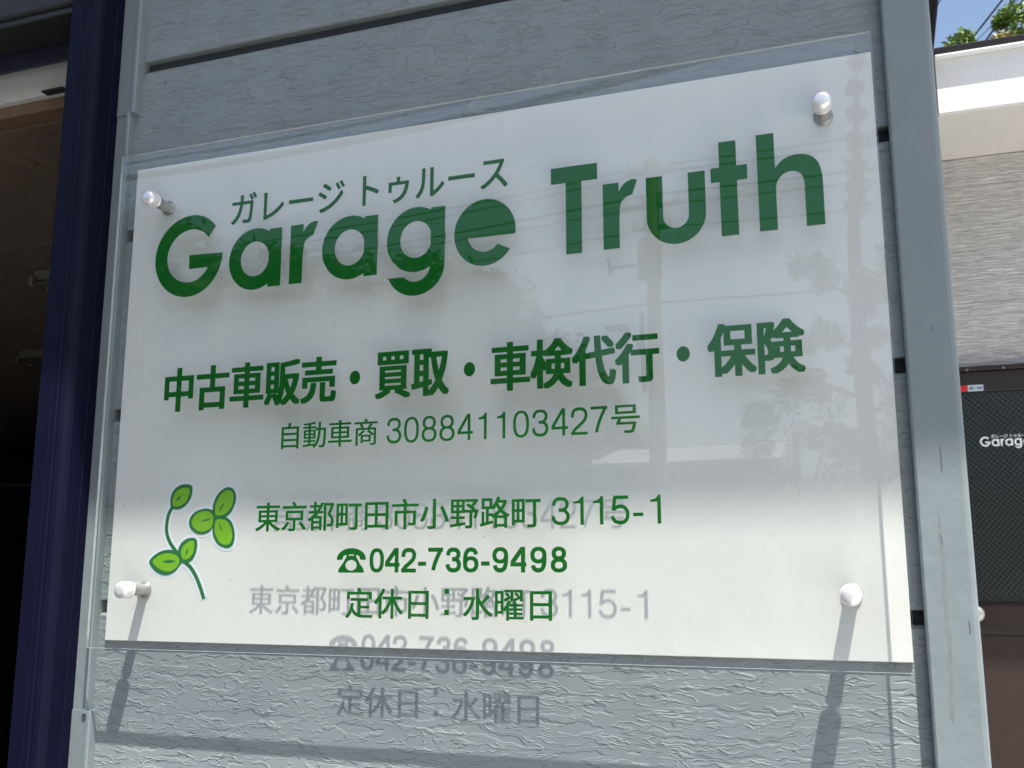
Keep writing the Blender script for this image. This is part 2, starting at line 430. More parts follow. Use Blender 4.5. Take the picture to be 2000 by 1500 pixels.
# upright grotesque figures drawn from stroked centre lines; w, h = ink size in mm, t = stroke
def digit(s, ch, x, z, w, h, t, y):
    q = t / 2; W_, H_2 = w - t, h - t
    def P(u, v): return (x + q + u * W_, z + q + v * H_2)
    def emit(*loops):
        v, f = sheet_tris([[(a / 1000, b / 1000) for a, b in lp] for lp in loops]); s.add(v, f, y)
    def rb(pts, sm=True):
        p = smooth_loop(pts, 8, False) if sm else pts
        L_, R_ = [], []
        for i, c in enumerate(p):
            a = Vector(p[max(0, i - 1)]); b = Vector(p[min(len(p) - 1, i + 1)]); tt = (b - a).normalized(); n_ = Vector((-tt.y, tt.x))
            L_.append(tuple(Vector(c) + n_ * q)); R_.append(tuple(Vector(c) - n_ * q))
        emit(L_ + R_[::-1])
    def se(cx, cz, rx, rz, e=2.25, n=48):
        o = []
        for i in range(n):
            a = 2 * math.pi * i / n; c, d = math.cos(a), math.sin(a)
            o.append((cx + rx * math.copysign(abs(c) ** (2 / e), c), cz + rz * math.copysign(abs(d) ** (2 / e), d)))
        return o
    def oval(cx, cz, rx, rz, e=2.25):
        k_ = .90 if t > .15 * h else .88
        emit(se(cx, cz, rx, rz, e), se(cx, cz, rx - t, rz - t * k_, e))
    if ch == '0': oval(x + w / 2, z + h / 2, w / 2, h / 2, 2.45)
    elif ch == '8':
        oval(x + w / 2, z + h * .735, w * .44, h * .265); oval(x + w / 2, z + h * .285, w / 2, h * .285)
    elif ch == '1':
        xr = x + w * .70
        emit([(xr - t, z), (xr, z), (xr, z + h), (xr - t * .72, z + h), (xr - t * 1.0, z + h * .93), (xr - t * 1.6, z + h * .865), (xr - t * 2.6, z + h * .835), (xr - t * 2.6 - (.0 if t > .15 * h else w * .06), z + h * .83), (xr - t * 2.6 - (.0 if t > .15 * h else w * .06), z + h * .755), (xr - t, z + h * .755)])
    elif ch == '2':
        rb([P(.0, .66), P(.04, .84), P(.2, .97), P(.5, 1.0), P(.80, .97), P(.97, .85), P(1, .73), P(.93, .58), P(.74, .44), P(.45, .29), P(.16, .14), P(.03, -.0)])
        emit([(x, z), (x + w, z), (x + w, z + t * .92), (x, z + t * .92)])
    elif ch == '3':
        rb([P(.02, .72), P(.08, .88), P(.25, .98), P(.50, 1.0), P(.77, .97), P(.93, .86), P(.94, .73), P(.83, .60), P(.66, .545), P(.38, .535)])
        rb([P(.38, .535), P(.66, .53), P(.86, .47), P(.99, .34), P(.98, .17), P(.82, .04), P(.50, 0), P(.20, .04), P(.03, .16), P(.0, .30)])
    elif ch == '4':
        xs = x + w * .66
        emit([(xs, z), (xs + t, z), (xs + t, z + h), (xs - t * .1, z + h), (xs, z + h * .9)])
        emit([(x, z + h * .235), (x + w, z + h * .235), (x + w, z + h * .235 + t * .92), (x, z + h * .235 + t * .92)])
        emit([(x, z + h * .235 + t * .5), (x + t * .2, z + h * .235 + t * .9), (x, z + h * .235 + t * 1.15), (xs - t * .1, z + h), (xs + t * .4, z + h), (xs + t * .2, z + h - t * 1.35), (x + t * 1.1, z + h * .235 + t * .8), (x + t * .9, z + h * .235 + t * .5)])
    elif ch == '5':
        emit([(x + w * .16, z + h - t * .95), (x + w * .95, z + h - t * .95), (x + w * .95, z + h), (x + w * .16, z + h)])
        rb([P(.16, 1.0), P(.12, .78), P(.06, .47)], False)
        rb([P(.08, .50), P(.25, .60), P(.50, .645), P(.78, .60), P(.97, .45), P(1, .31), P(.94, .14), P(.75, .02), P(.48, 0), P(.20, .04), P(.04, .15), P(.0, .26)])
    elif ch in '69':
        n0 = len(s.v); oval(x + w / 2, z + h * .325, w / 2, h * .325)
        rb([P(.0, .33), P(.0, .50), P(.03, .70), P(.14, .89), P(.32, .98), P(.54, 1.0), P(.78, .96), P(.92, .85), P(.96, .76)])
        if ch == '9':
            for i in range(n0, len(s.v)):
                a, yy, c = s.v[i]; s.v[i] = ((2 * x + w) / 1000 - a, yy, (2 * z + h) / 1000 - c)
    elif ch == '7':
        emit([(x, z + h - t * .95), (x + w, z + h - t * .95), (x + w, z + h), (x, z + h)])
        rb([P(.95, .985), P(.72, .72), P(.50, .42), P(.36, .16), P(.31, -.0)])
    elif ch == '-':
        emit([(x, z + h * .27), (x + w, z + h * .27), (x + w, z + h * .27 + t * .95), (x, z + h * .27 + t * .95)])
def digits(s, body, xs, z, w, h, t, y, hy):
    for c, x in zip(body, xs): digit(s, c, x, z, hy if c == '-' else w, h, t, y)

# ------------------------------------------------------------ the setting
GZ = -.30
bm = bmesh.new()
n = 40
for i in range(n + 1):
    for j in range(n + 1):
        bm.verts.new((-400 + 800 * i / n, -400 + 800 * j / n, GZ))
bm.verts.ensure_lookup_table()
for i in range(n):
    for j in range(n): bm.faces.new([bm.verts[a * (n + 1) + b] for a, b in ((i, j), (i + 1, j), (i + 1, j + 1), (i, j + 1))])
tag(link('ground', bm, M_ASPHALT), kind='structure')
tag(B('bounce_pavement', (.96, -6.0, GZ - .1), (15, 2.98, GZ + .004), M_BOUNCE), kind='structure')  # out of view; pale and widened to bounce light onto the house

# wooded hill across the road (it shows in the acrylic)
bm = bmesh.new(); nx, ny = 90, 24
def hill_h(x, t):
    prof = [(-130, 34), (-70, 33), (-50, 30), (-44, 24.5), (-41.5, 25.7), (-35, 24), (-27, 23.6), (-21, 21), (-16.5, 15.5), (-13, 10), (-6, 5), (5, 4), (20, 6), (40, 12), (90, 20), (150, 24)]
    for (a, ha), (b, hb) in zip(prof, prof[1:]):
        if a <= x <= b: h = ha + (hb - ha) * (x - a) / (b - a); break
    else: h = 20
    return h
for i in range(nx + 1):
    for j in range(ny + 1):
        x = -130 + 280 * i / nx; t = j / ny; y = -44 - 40 * t
        s = math.sin(min(1, t / .42) * math.pi / 2) ** 1.2
        z = GZ - .05 + (hill_h(x, t) - 2.6) * s + noise.noise(Vector((x * .25, y * .25, 0))) * .8 * s
        bm.verts.new((x, y, z))
bm.verts.ensure_lookup_table()
for i in range(nx):
    for j in range(ny): bm.faces.new([bm.verts[a * (ny + 1) + b] for a, b in ((i, j), (i + 1, j), (i + 1, j + 1), (i, j + 1))])
tag(link('hill', bm, M_HILL, smooth=True), kind='structure')
# canopy of the wood: leaf sprays over the slope
def leaf_cloud(clumps, per, size, rng, tri=False):
    vs_, fs = [], []
    for (c, rad) in clumps:
        for _ in range(per):
            d = Vector((rng.gauss(0, 1), rng.gauss(0, 1), rng.gauss(0, 1))).normalized()
            p = Vector(c) + d * (rad * rng.uniform(.45, 1.0))
            a = Vector((rng.gauss(0, 1), rng.gauss(0, 1), rng.gauss(0, .7))).normalized(); b = a.orthogonal().normalized()
            b = (Matrix.Rotation(rng.uniform(0, 6.28), 3, a) @ b)
            s = size * rng.uniform(.6, 1.3); k = len(vs_)
            vs_ += [tuple(p - a * s), tuple(p - b * s * .36 + a * s * .1), tuple(p + a * s), tuple(p + b * s * .36 + a * s * .1)]
            fs.append((k, k + 1, k + 2, k + 3))
    return vs_, fs
def mesh_obj(name, vs_, fs, m, parent=None):
    me = bpy.data.meshes.new(name); me.from_pydata(vs_, [], fs); me.materials.append(m)
    o = bpy.data.objects.new(name, me); col.objects.link(o)
    if parent is not None: o.parent = parent; o.location = -parent.location
    return o
rg = random.Random(3); cl = []
for i in range(900):
    x = rg.uniform(-95, 60); t = rg.uniform(.02, .5); y = -44 - 40 * t
    s = math.sin(min(1, t / .42) * math.pi / 2) ** 1.2
    cl.append(((x, y, GZ + (hill_h(x, t) - 2.6) * s + .8), rg.uniform(1.3, 2.3)))
v_, f_ = leaf_cloud(cl, 70, .42, rg)
tag(mesh_obj('woodland', v_, f_, M_HILL), 'green wood covering the hill across the road', 'woodland', kind='stuff')

# ------------------------------------------------------------ the garage building
G_ = empty('garage_building')
tag(G_, 'blue-grey sided garage building with navy door post, carrying the white sign', 'building')
X0, X1 = -.016, .915
tops = [2.111 + .234 * 2, 2.111 + .234, 2.111, 1.877, 1.643, 1.409, 1.175, .941, .707, .473, .239, .005]
YF, YB = .0035, .016
for zt_low, zt_up in zip(tops[1:], tops):
    # board from zt_low (its groove top is the lower edge of the board above) up to next groove
    z0, z1 = zt_low + .001, zt_up - .0135
    bm = bmesh.new()
    prof = [(YB, z0 + .001), (YF + .0012, z0), (YF, z0 + .0012), (YF, z1 - .0035), (YF + .0018, z1 - .0012), (YF + .006, z1 + .0008), (YB, z1 + .0012)]
    a = [bm.verts.new((X0, y, z)) for y, z in prof]; b = [bm.verts.new((X1, y, z)) for y, z in prof]; n = len(prof)
    for i in range(n): bm.faces.new((a[i], a[(i + 1) % n], b[(i + 1) % n], b[i]))
    bm.faces.new(a[::-1]); bm.faces.new(b)
    link('siding_board', bm, M_SIDING, G_)
B('backing_wall', (-.03, YB, GZ), (.945, .06, 2.935), M_GAP, G_)
# right corner trim (an L of folded metal)
bm = bmesh.new()
extrude_z(bm, [(.9115, .010), (.9115, -.0085), (.9122, -.0108), (.914, -.012), (.9515, -.012), (.9545, -.0112), (.956, -.0095), (.9565, -.006), (.9565, .30), (.9465, .30), (.9465, .010)], GZ, 2.938)
link('corner_trim', bm, M_TRIM, G_)
# left trim: three lengths, lapped
def ltrim(x1, z0, z1, ya):
    bm = bmesh.new()
    extrude_z(bm, [(-.0385, .0155), (-.0385, ya), (x1 - .0080, ya), (x1 - .0072, ya - .0030), (x1 - .0058, ya - .0042), (x1 - .0018, ya - .0042), (x1 - .0002, ya - .0028), (x1, ya), (x1, .0155)], z0, z1)
    return link('edge_trim', bm, M_TRIM, G_)
ltrim(-.0055, 1.802, 2.938, -.0045)
ltrim(-.0130, 1.046, 1.806, -.0032)
ltrim(-.0060, GZ, 1.0495, -.0045)
# navy door post (folded aluminium section with shallow grooves)
prof = [(-.0350, .020), (-.0365, -.0005), (-.0365, -.0170), (-.0374, -.0178), (-.0374, -.0194), (-.0365, -.0202), (-.0365, -.0395), (-.0385, -.0440), (-.0430, -.0482),
        (-.0480, -.0500), (-.0492, -.0488), (-.0530, -.0488), (-.0542, -.0500), (-.0590, -.0500), (-.0596, -.0492), (-.0616, -.0492), (-.0622, -.0500), (-.0820, -.0500), (-.0835, -.0488), (-.0835, .12), (-.0395, .12), (-.0395, .020)]
bm = bmesh.new(); extrude_z(bm, prof, GZ, 2.938); link('door_post', bm, M_NAVY, G_)
# opening head: shutter box, dark siding, white board, tan batten
B('shutter_box', (-4.0, -.035, 1.962), (-.084, .034, 2.90), M_BLACKISH, G_, .004)
B('shutter_box_lip', (-4.0, -.030, 1.952), (-.084, .03, 1.9615), M_BLACKISH, G_, .002)
B('dark_head_board', (-4.0, .04, 1.931), (-.084, .0445, 2.02), M_NAVYD, G_, .002)
B('white_head_board', (-4.0, .080, 1.909), (-.03, .105, 2.01), M_WHITEWOOD, G_, .001)
B('head_batten', (-4.0, .090, 1.8905), (-.03, .125, 1.9085), M_TAN, G_, .003)
bm = bmesh.new(); box(bm, (-.245, .066, 1.9055), (-.205, .0795, 1.9085), .0008); link('head_bracket', bm, M_BLACKISH, G_)
B('box_side_panel', (-4.0, -.03, 1.9615 + .94), (-.03, .4, 2.938), M_BLACKISH, G_)
# ceiling tiles
zc = 1.889
for i in range(9):
    for j in range(9):
        x1 = -.034 - i * .39 if i else -.034; x1 = -.425 - (i - 1) * .39 if i else -.034
        x0 = -.425 - i * .39
        y0 = .126 + j * .455; y1 = y0 + .455
        bm = bmesh.new(); box(bm, (x0 + .0015, y0 + .0015, zc), (x1 - .0015, y1 - .0015, zc + .012), .0012, 1); link('ceiling_tile', bm, M_TILE, G_)
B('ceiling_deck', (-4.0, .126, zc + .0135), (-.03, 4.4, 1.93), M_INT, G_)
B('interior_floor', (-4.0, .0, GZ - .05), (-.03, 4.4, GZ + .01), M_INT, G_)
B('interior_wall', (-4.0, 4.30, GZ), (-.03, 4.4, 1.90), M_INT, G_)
B('unseen_shade_wall', (-4.0, .0, GZ), (-1.75, .12, 1.95), M_TRIM, G_)  # added wall out of view, narrows the opening to darken the interior
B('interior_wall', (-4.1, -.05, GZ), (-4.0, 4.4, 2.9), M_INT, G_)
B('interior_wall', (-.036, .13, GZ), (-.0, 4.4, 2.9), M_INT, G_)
B('side_wall', (.9305, .305, GZ), (.955, 2.98, 2.9385), M_TRIM, G_)
# eaves
B('soffit', (-4.2, -.40, 2.94), (1.5, .30, 2.955), M_SOFB, G_)
B('soffit', (.90, .302, 2.94), (1.10, 2.50, 2.955), M_SOFB, G_)
bm = bmesh.new(); box(bm, (-4.2, -.465, 2.94), (1.5, -.401, 3.01), .012, 3); link('gutter', bm, M_GUTTER, G_)
bm = bmesh.new(); box(bm, (1.1005, .31, 2.945), (1.153, 2.515, 2.963), .010, 3); link('gutter', bm, M_GUTTER, G_)
bm = bmesh.new()
for (xa, xb, ya, yb) in ((-4.2, 1.5, -.40, .302), (-4.2, 1.10, .302, 4.6)):
    z0, z1 = 2.957, 3.9
    lo = [bm.verts.new(p) for p in ((xa, ya, z0), (xb, ya, z0), (xb, yb, z0), (xa, yb, z0))]
    if yb < 1: hi = [bm.verts.new(p) for p in ((xa, ya, z0 + .03), (xb - .25, ya, z0 + .03), (xb - .45, yb, z0 + .25), (xa, yb, z0 + .25))]
    else: hi = [bm.verts.new(p) for p in ((xa, ya, z0 + .25), (xb - .02, ya, z0 + .02), (xb - .02, yb, z0 + .02), (xa, yb, z1))]
    for i in range(4): bm.faces.new((lo[i], lo[(i + 1) % 4], hi[(i + 1) % 4], hi[i]))
    bm.faces.new(lo[::-1]); bm.faces.new(hi)
link('roof', bm, M_TILEROOF, G_)
# little dirt marks on the corner trim and a nail hole in the siding
def blot(pts, name, y, m, parent):
    s = Sheet(); v, f = sheet_tris([smooth_loop(pts, 4)]); s.add(v, f, y); return s.build(name, m, parent)
blot([(.9300, 1.262), (.9285, 1.245), (.9292, 1.215), (.9283, 1.185), (.9292, 1.150), (.9286, 1.120), (.9268, 1.088), (.9300, 1.086), (.9308, 1.118), (.9322, 1.150), (.9316, 1.185), (.9318, 1.215), (.9312, 1.245)], 'rain_stain', -.01215, M_SMEAR, G_)
for (x, z, h, w_) in ((.9352, 1.311, .012, .0008), (.9478, 1.163, .006, .0009), (.9302, 1.2385, .005, .0007), (.9362, 1.432, .004, .0005)):
    blot([(x, z + h), (x - w_, z + h * .5), (x - w_ * .4, z), (x - w_ * .7, z - h * .8), (x + w_ * .2, z - h), (x + w_ * .9, z - h * .2), (x + w_ * .5, z + h * .6)], 'paint_scratch', -.01225, M_STAIN, G_)
bm = bmesh.new(); lathe_y(bm, .0325, 1.8425, [(0, .0028), (.0011, .0030), (.0013, .0040)], 12); link('nail_head', bm, M_GAP, G_)

# ------------------------------------------------------------ the sign
S_ = empty('shop_sign', (0, 0, 1.13))
tag(S_, 'white shop sign under clear acrylic with green lettering, fixed by four metal caps', 'sign')
bm = bmesh.new(); box(bm, (0, 0, 1.13), (.9, .003, 1.7236), .0006, 2); link('backing_board', bm, M_BOARD, S_)
bm = bmesh.new(); box(bm, (-.0025, -.0272, 1.123), (.9010, -.0232, 1.7317))
bm.faces.ensure_lookup_table()
for f in bm.faces:
    if abs(f.calc_center_median().y + .0252) < .0015: f.material_index = 1
AC = link('acrylic_panel', bm, [M_ACR, M_EDGE], S_)
for (x, z) in ((.0538, 1.6648), (.0538, 1.1897), (.851, 1.661), (.851, 1.190)):
    bm = bmesh.new()
    lathe_y(bm, x, z, [(0, -.0001), (.0094, -.0001), (.0096, -.0006), (.0094, -.0018), (.0070, -.0021), (.0067, -.0026), (.0067, -.0222), (.0072, -.0230), (0, -.0231)], 36)
    st = link('standoff', bm, M_SHAFT, S_, True)
    bm = bmesh.new(); lathe_y(bm, x, z, [(0, -.0273), (.0094, -.0273), (.0096, -.0278), (.0096, -.0284), (.0088, -.0286), (.0088, -.0292), (.0096, -.0294), (.0098, -.0300), (.0098, -.0385), (.0095, -.0402), (.0088, -.0418), (.0076, -.0430), (.0058, -.0438), (.0036, -.0442), (0, -.0444)], 40)
    link('cap', bm, M_CAP, st, True)
YT = -.0252
# headline lettering, drawn letter by letter
hd = Sheet()
def put(*loops):
    v, f = sheet_tris([[(x / 1000, z / 1000) for x, z in lp] for lp in loops]); hd.add(v, f, YT)
def ring(cx, cz, rx, rz, ix, iz, icx=None): put(ell(cx, cz, rx, rz), ell(icx or cx, cz, ix, iz))
BL, XH = 1539.4, 1611.0
# G
o = arc(108.1, 1589.5, 46.6, 51.8, 41, 90, 14) + arc(108.1, 1589.5, 51.7, 51.8, 90, 270, 50)[1:] + arc(108.1, 1589.5, 46.9, 51.7, 270, 359.3, 26)[1:]
i_ = [(106.8, 1590.3), (107.2, 1572.6), (134.4, 1572.5)] + arc(108.5, 1589.4, 30.5, 33.5, 328, 270, 14) + arc(108.5, 1589.4, 34.0, 33.5, 270, 90, 50)[1:] + arc(108.5, 1589.4, 31.5, 33.5, 90, 38, 14)[1:]
put(o + i_)
# a, a, and the bowl of g
for cx, stem in ((200.9, 219.9), (327.9, 346.2), (411.3, 429.3)):
    ring(cx, 1575.6, 36.1, 37.9, 19.4, 21.4)
    put(rect(stem, BL if cx < 400 else 1546, stem + 17.3, XH - .3))
# g tail
put([(446.6, 1552)] + arc(411.2, 1545.5, 35.4, 34.9, 0, -160, 44) + [(376.4, 1533.2), (394.8, 1533.2)] + arc(411.2, 1545.5, 18.1, 18.9, 222, 360, 40) + [(429.3, 1552)])
# r
def rr(x, aO, aI, jx, jz, iz):
    put(rect(x, BL, x + 17.3, XH))
    put(smooth_loop([(x + 15.0, jz - 6), (x + 17.5, jz + 1), (x + 23, XH - 2.0), (aO[0] - 6, XH + 1.9), aO], 8, False) + smooth_loop([aI, (x + 25.5, aI[1] - 1.8), (x + 19.0, iz + 4), (x + 17.3, iz - 14), (x + 15, iz - 14)], 8, False))
rr(248.9, (285.5, 1612.2), (279.5, 1596.0), 265, 1601, 1583)
rr(626.8, (663.8, 1611.8), (658.4, 1596.0), 642, 1601, 1583)
# e
put(arc(493.8, 1574.3, 35.9, 37.9, -8.2, 180, 44) + arc(493.8, 1574.3, 35.9, 37.9, 180, 325, 40)[1:] + arc(493.8, 1574.5, 20.2, 22.3, 318, 194, 30) + [(474.2, 1569.2)], )
put([(474.3, 1582.7)] + arc(493.8, 1574.5, 19.6, 22.3, 158, 22, 30)[1:] + [(512.3, 1582.7)] + [(520.5, 1582.7), (527, 1588)] + arc(493.8, 1574.3, 34.5, 36.5, 24, 156, 20)[1:] + [(461, 1588), (468, 1582.7)])
put(rect(470.5, 1569.2, 529.3, 1582.8))
# T u t h
put([(569.9, 1636.4), (569.9, 1618.2), (586.3, 1618.2), (586.2, BL - .6), (603.6, BL - .6), (603.8, 1618.2), (621.2, 1618.2), (621.2, 1636.4)])
put([(673.0, 1611.9), (673.0, 1568)] + arc(703.4, 1568.0, 30.4, 30.6, 180, 360, 44)[1:] + [(733.8, 1611.9), (716.5, 1611.9), (716.5, 1568)] + arc(703.3, 1568.0, 13.2, 13.6, 360, 180, 30)[1:] + [(690.1, 1611.9)])
put(rect(748.4, BL + .6, 765.7, 1639.8)); put(rect(739.6, 1597.3, 776.1, 1612.8))
put(rect(785.9, BL + 1.2, 803.2, 1641.8))
put([(801.0, 1583.6), (801.0, 1597)] + smooth_loop([(803.2, 1604.5), (809, 1611), (817.5, 1615.2), (828.5, 1615.8), (838.0, 1612.5), (844.6, 1604.5), (847.6, 1592)], 6, False) + [(847.8, 1583), (847.8, 1541.0), (830.5, 1541.0), (830.5, 1583)] + smooth_loop([(830.2, 1588), (828.2, 1594.5), (823.5, 1598.3), (817, 1599.3), (810, 1596.5), (805, 1590.5), (803.3, 1583.6)], 6, False))
hd.build('headline_lettering', M_GREEN, AC)
s = Sheet(); text(s, 'ガレージ', 164.6, 319.1, 1621.5, 1660.1, YT, (.55, .4)); K1 = s.build('katakana_lettering', M_GREEN, AC); s = Sheet(); text(s, 'トゥルース', 342.3, 520.5, 1621.4, 1659.5, YT, (.55, .4))
K2 = s.build('katakana_lettering', M_GREEN, AC)
s = Sheet(); bo = (1.75, 1.0)
text(s, '中古車販売', 82.3, 316.0, 1396.8, 1450.2, YT, bo); text(s, '買取', 364.3, 453.6, 1396.8, 1449.4, YT, bo)
text(s, '車検代行', 501.2, 682.2, 1396.8, 1449.5, YT, bo); text(s, '保険', 729.8, 822.9, 1397.0, 1450.6, YT, bo)
for cx in (339.6, 477.2, 706.1):
    v, f = sheet_tris([ell(cx / 1000, 1.4230, .0066, .0078, 32)]); s.add(v, f, YT)
s.build('services_lettering', M_GREEN, AC)
s = Sheet(); text(s, '自動車商', 247.5, 369.2, 1346.3, 1376.2, YT, (.35, .18)); digits(s, '308841103427', [380.3 + 20.9 * i_ for i_ in range(12)], 1347.0, 17.6, 28.2, 3.15, YT, 8); text(s, '号', 631.6, 661.0, 1346.6, 1375.2, YT, (.35, .2))
s.build('licence_lettering', M_GREEN, AC)
s = Sheet(); text(s, '東京都町田市小野路町', 218.3, 556.3, 1254.5, 1287.0, YT, (.5, .3)); digits(s, '3115-1', [567.8, 588.3, 608.4, 629.2, 651.8, 666.3], 1256.4, 19.0, 28.2, 3.6, YT, 10.2)
s.build('address_lettering', M_GREEN, AC)
s = Sheet(); digits(s, '042-736-9498', [363.2 + .191 * u for u in (0, 97, 197, 299, 359, 465, 567, 672, 737, 840, 952, 1065)], 1209.6, 17.2, 25.6, 4.5, YT, 9.4)
tx, tz, tk, th = 323.9, 1209.4, 34.9 / 170, 25.9 / 142
T_ = lambda pts: [((tx + u * tk) / 1000, (tz + v * th) / 1000) for u, v in pts]
v, f = sheet_tris([smooth_loop(T_([(0, 80), (3, 98), (16, 117), (42, 134), (70, 142), (100, 142), (128, 134), (154, 117), (167, 98), (170, 80), (165, 74), (140, 76), (134, 86), (131, 96), (112, 104), (85, 106), (58, 104), (39, 96), (36, 86), (30, 76), (5, 74)]), 4)]); s.add(v, f, YT)
v, f = sheet_tris([T_([(10, 0), (10, 14), (16, 28), (34, 52), (50, 82), (56, 92), (56, 112), (70, 112), (70, 99), (100, 99), (100, 112), (114, 112), (114, 92), (120, 82), (136, 52), (154, 28), (160, 14), (160, 0)]),
                   T_(ell(85, 43, 33, 31, 32))]); s.add(v, f, YT)
s.build('telephone_lettering', M_GREEN, AC)
s = Sheet(); text(s, '定休日', 335.6, 433.3, 1161.7, 1193.4, YT, (.5, .3)); text(s, '水曜日', 471.5, 567.7, 1161.9, 1193.6, YT, (.5, .3))
for cz in (1.1904, 1.1692): v, f = sheet_tris([rect(.4509, cz - .0027, .4562, cz + .0027)]); s.add(v, f, YT)
s.build('closing_day_lettering', M_GREEN, AC)

# leaf emblem stuck on the backing board
EMB = {
 'A_out':[(84.9, 1286.1), (83.2, 1295.8), (86.2, 1304.8), (93.4, 1310.9), (104.2, 1312.9), (112.5, 1311.0), (114.2, 1306.4), (112.8, 1297.4), (107.3, 1289.0), (99.4, 1284.3), (91.3, 1283.3)],
 'A_in':[(87.2, 1289.4), (86.5, 1295.7), (89.8, 1303.0), (96.4, 1307.4), (104.5, 1308.7), (109.8, 1307.1), (109.8, 1300.8), (106.3, 1293.0), (99.1, 1288.0), (91.0, 1286.7)],
 'A_v':[(91.9, 1293.1), (94.4, 1297.2), (98.6, 1299.0), (96.6, 1295.2)],
 's1':[(86.7, 1286.0), (81.8, 1277.6), (80.0, 1265.2), (81.0, 1255.0), (85.9, 1244.9), (92.6, 1237.0), (100.8, 1228.1)],
 'B_out':[(58.0, 1222.0), (64.4, 1229.3), (74.3, 1234.3), (83.8, 1235.9), (93.5, 1235.0), (100.6, 1230.3), (105.2, 1222.5), (101.6, 1217.0), (95.3, 1210.3), (84.7, 1206.4), (73.6, 1208.1), (64.2, 1213.6)],
 'B_in':[(63.1, 1222.0), (70.6, 1228.7), (81.4, 1231.8), (92.4, 1230.9), (99.5, 1226.9), (101.2, 1221.9), (97.6, 1215.3), (88.4, 1210.9), (77.4, 1212.0), (68.8, 1216.4)],
 'B_v':[(77.7, 1222.3), (86.8, 1224.1), (96.0, 1222.7), (87.0, 1220.5)],
 'C_out':[(99.3, 1229.2), (98.6, 1235.8), (102.3, 1243.6), (110.1, 1248.6), (118.8, 1249.6), (123.9, 1247.3), (125.4, 1241.2), (124.0, 1232.4), (119.9, 1224.7), (113.4, 1220.8), (105.4, 1220.3)],
 'C_in':[(104.1, 1228.6), (103.0, 1234.2), (106.6, 1240.8), (113.7, 1245.2), (119.7, 1245.9), (121.1, 1241.2), (120.3, 1233.5), (116.3, 1227.4), (110.5, 1224.7), (105.7, 1225.3)],
 'C_v':[(109.5, 1229.3), (110.1, 1233.8), (113.0, 1237.1), (112.3, 1232.7)],
 's2':[(103.6, 1226.4), (110.8, 1220.3), (117.9, 1214.7), (125.6, 1204.9), (132.8, 1191.8), (138.2, 1179.6)],
 'D_out':[(145.2, 1275.4), (144.1, 1285.4), (146.6, 1294.3), (152.8, 1302.6), (161.1, 1307.4), (168.4, 1307.0), (173.2, 1303.2), (175.6, 1295.9), (174.2, 1287.0), (169.5, 1278.3), (161.9, 1272.9), (154.0, 1271.9)],
 'D_in':[(148.1, 1277.5), (147.8, 1286.5), (151.2, 1295.3), (156.2, 1301.4), (162.6, 1304.0), (168.6, 1303.3), (172.2, 1298.2), (171.7, 1289.3), (167.9, 1282.2), (161.7, 1276.7), (152.5, 1274.7)],
 'D_v':[(152.5, 1279.1), (155.6, 1285.2), (160.2, 1290.1), (157.3, 1284.0)],
 'E_out':[(146.4, 1277.6), (146.3, 1268.7), (145.2, 1260.9), (139.2, 1255.5), (130.6, 1253.4), (121.8, 1255.1), (114.7, 1260.2), (111.8, 1266.4), (113.1, 1273.1), (118.8, 1279.2), (126.7, 1282.4), (136.0, 1283.4), (142.8, 1281.5)],
 'E_in':[(145.5, 1270.9), (145.2, 1264.8), (141.5, 1259.9), (133.7, 1256.9), (125.7, 1257.3), (119.4, 1261.3), (115.4, 1266.4), (117.2, 1272.5), (122.9, 1278.0), (132.2, 1280.3), (139.6, 1279.4), (144.5, 1275.4)],
 'E_v':[(129.2, 1268.6), (135.5, 1270.8), (143.2, 1271.9), (136.3, 1269.0)],
 'F_out':[(145.2, 1264.3), (147.3, 1273.1), (156.6, 1273.5), (164.6, 1272.3), (171.5, 1266.6), (175.2, 1258.3), (176.4, 1249.6), (174.3, 1241.4), (168.6, 1237.6), (161.4, 1238.2), (153.3, 1242.1), (147.5, 1249.9), (145.4, 1257.6)],
 'F_in':[(148.4, 1262.6), (149.2, 1269.2), (155.4, 1271.0), (163.5, 1269.0), (169.0, 1263.9), (172.4, 1256.2), (172.8, 1248.5), (170.3, 1242.5), (163.9, 1241.1), (157.2, 1243.2), (151.5, 1249.8), (148.4, 1256.5)],
 'F_v':[(152.8, 1266.9), (155.6, 1263.6), (159.6, 1256.3), (156.4, 1260.2)],}
K = {k: [(x / 1000, z / 1000) for x, z in v] for k, v in EMB.items()}
def lay(name, polys, y, m, parent):
    s = Sheet()
    for p in polys: v, f = sheet_tris([p]); s.add(v, f, y)
    return s.build(name, m, parent)
wid = .0046
outs = [smooth_loop(K[k + '_out'], 6) for k in 'ABCDEF']
st1, st2 = ribbon(K['s1'], wid), ribbon(K['s2'], wid * 1.05)
hub = ell(.0935, 1.2270, .0042, .0040, 20); hub2 = ell(.1360, 1.2755, .0035, .0040, 20)
bor = [grow(p, .0034) for p in outs] + [ribbon(K['s1'], wid + .0062), ribbon(K['s2'] , wid + .0064), ell(.0935, 1.2270, .0065, .0063, 20)]
LS = lay('leaf_sticker', bor, -.00015, M_WHITEP, S_)
lay('stem', [st1, st2, hub], -.00040, M_LINE, LS)
for k, p in zip('ABCDEF', outs):
    s = Sheet(); v, f = sheet_tris([p]); s.add(v, f, -.00055 - ord(k) * 1e-6)
    v, f = sheet_tris([smooth_loop(K[k + '_in'], 6)]); n0 = len(s.f); s.add(v, f, -.00070)
    n1 = len(s.f); v, f = sheet_tris([smooth_loop(K[k + '_v'], 4)]); s.add(v, f, -.00080)
    o = s.build('leaf', M_LINE, LS); o.data.materials.append(M_LEAFP)
    for i, pl in enumerate(o.data.polygons): pl.material_index = 1 if n0 <= i < n1 else 0

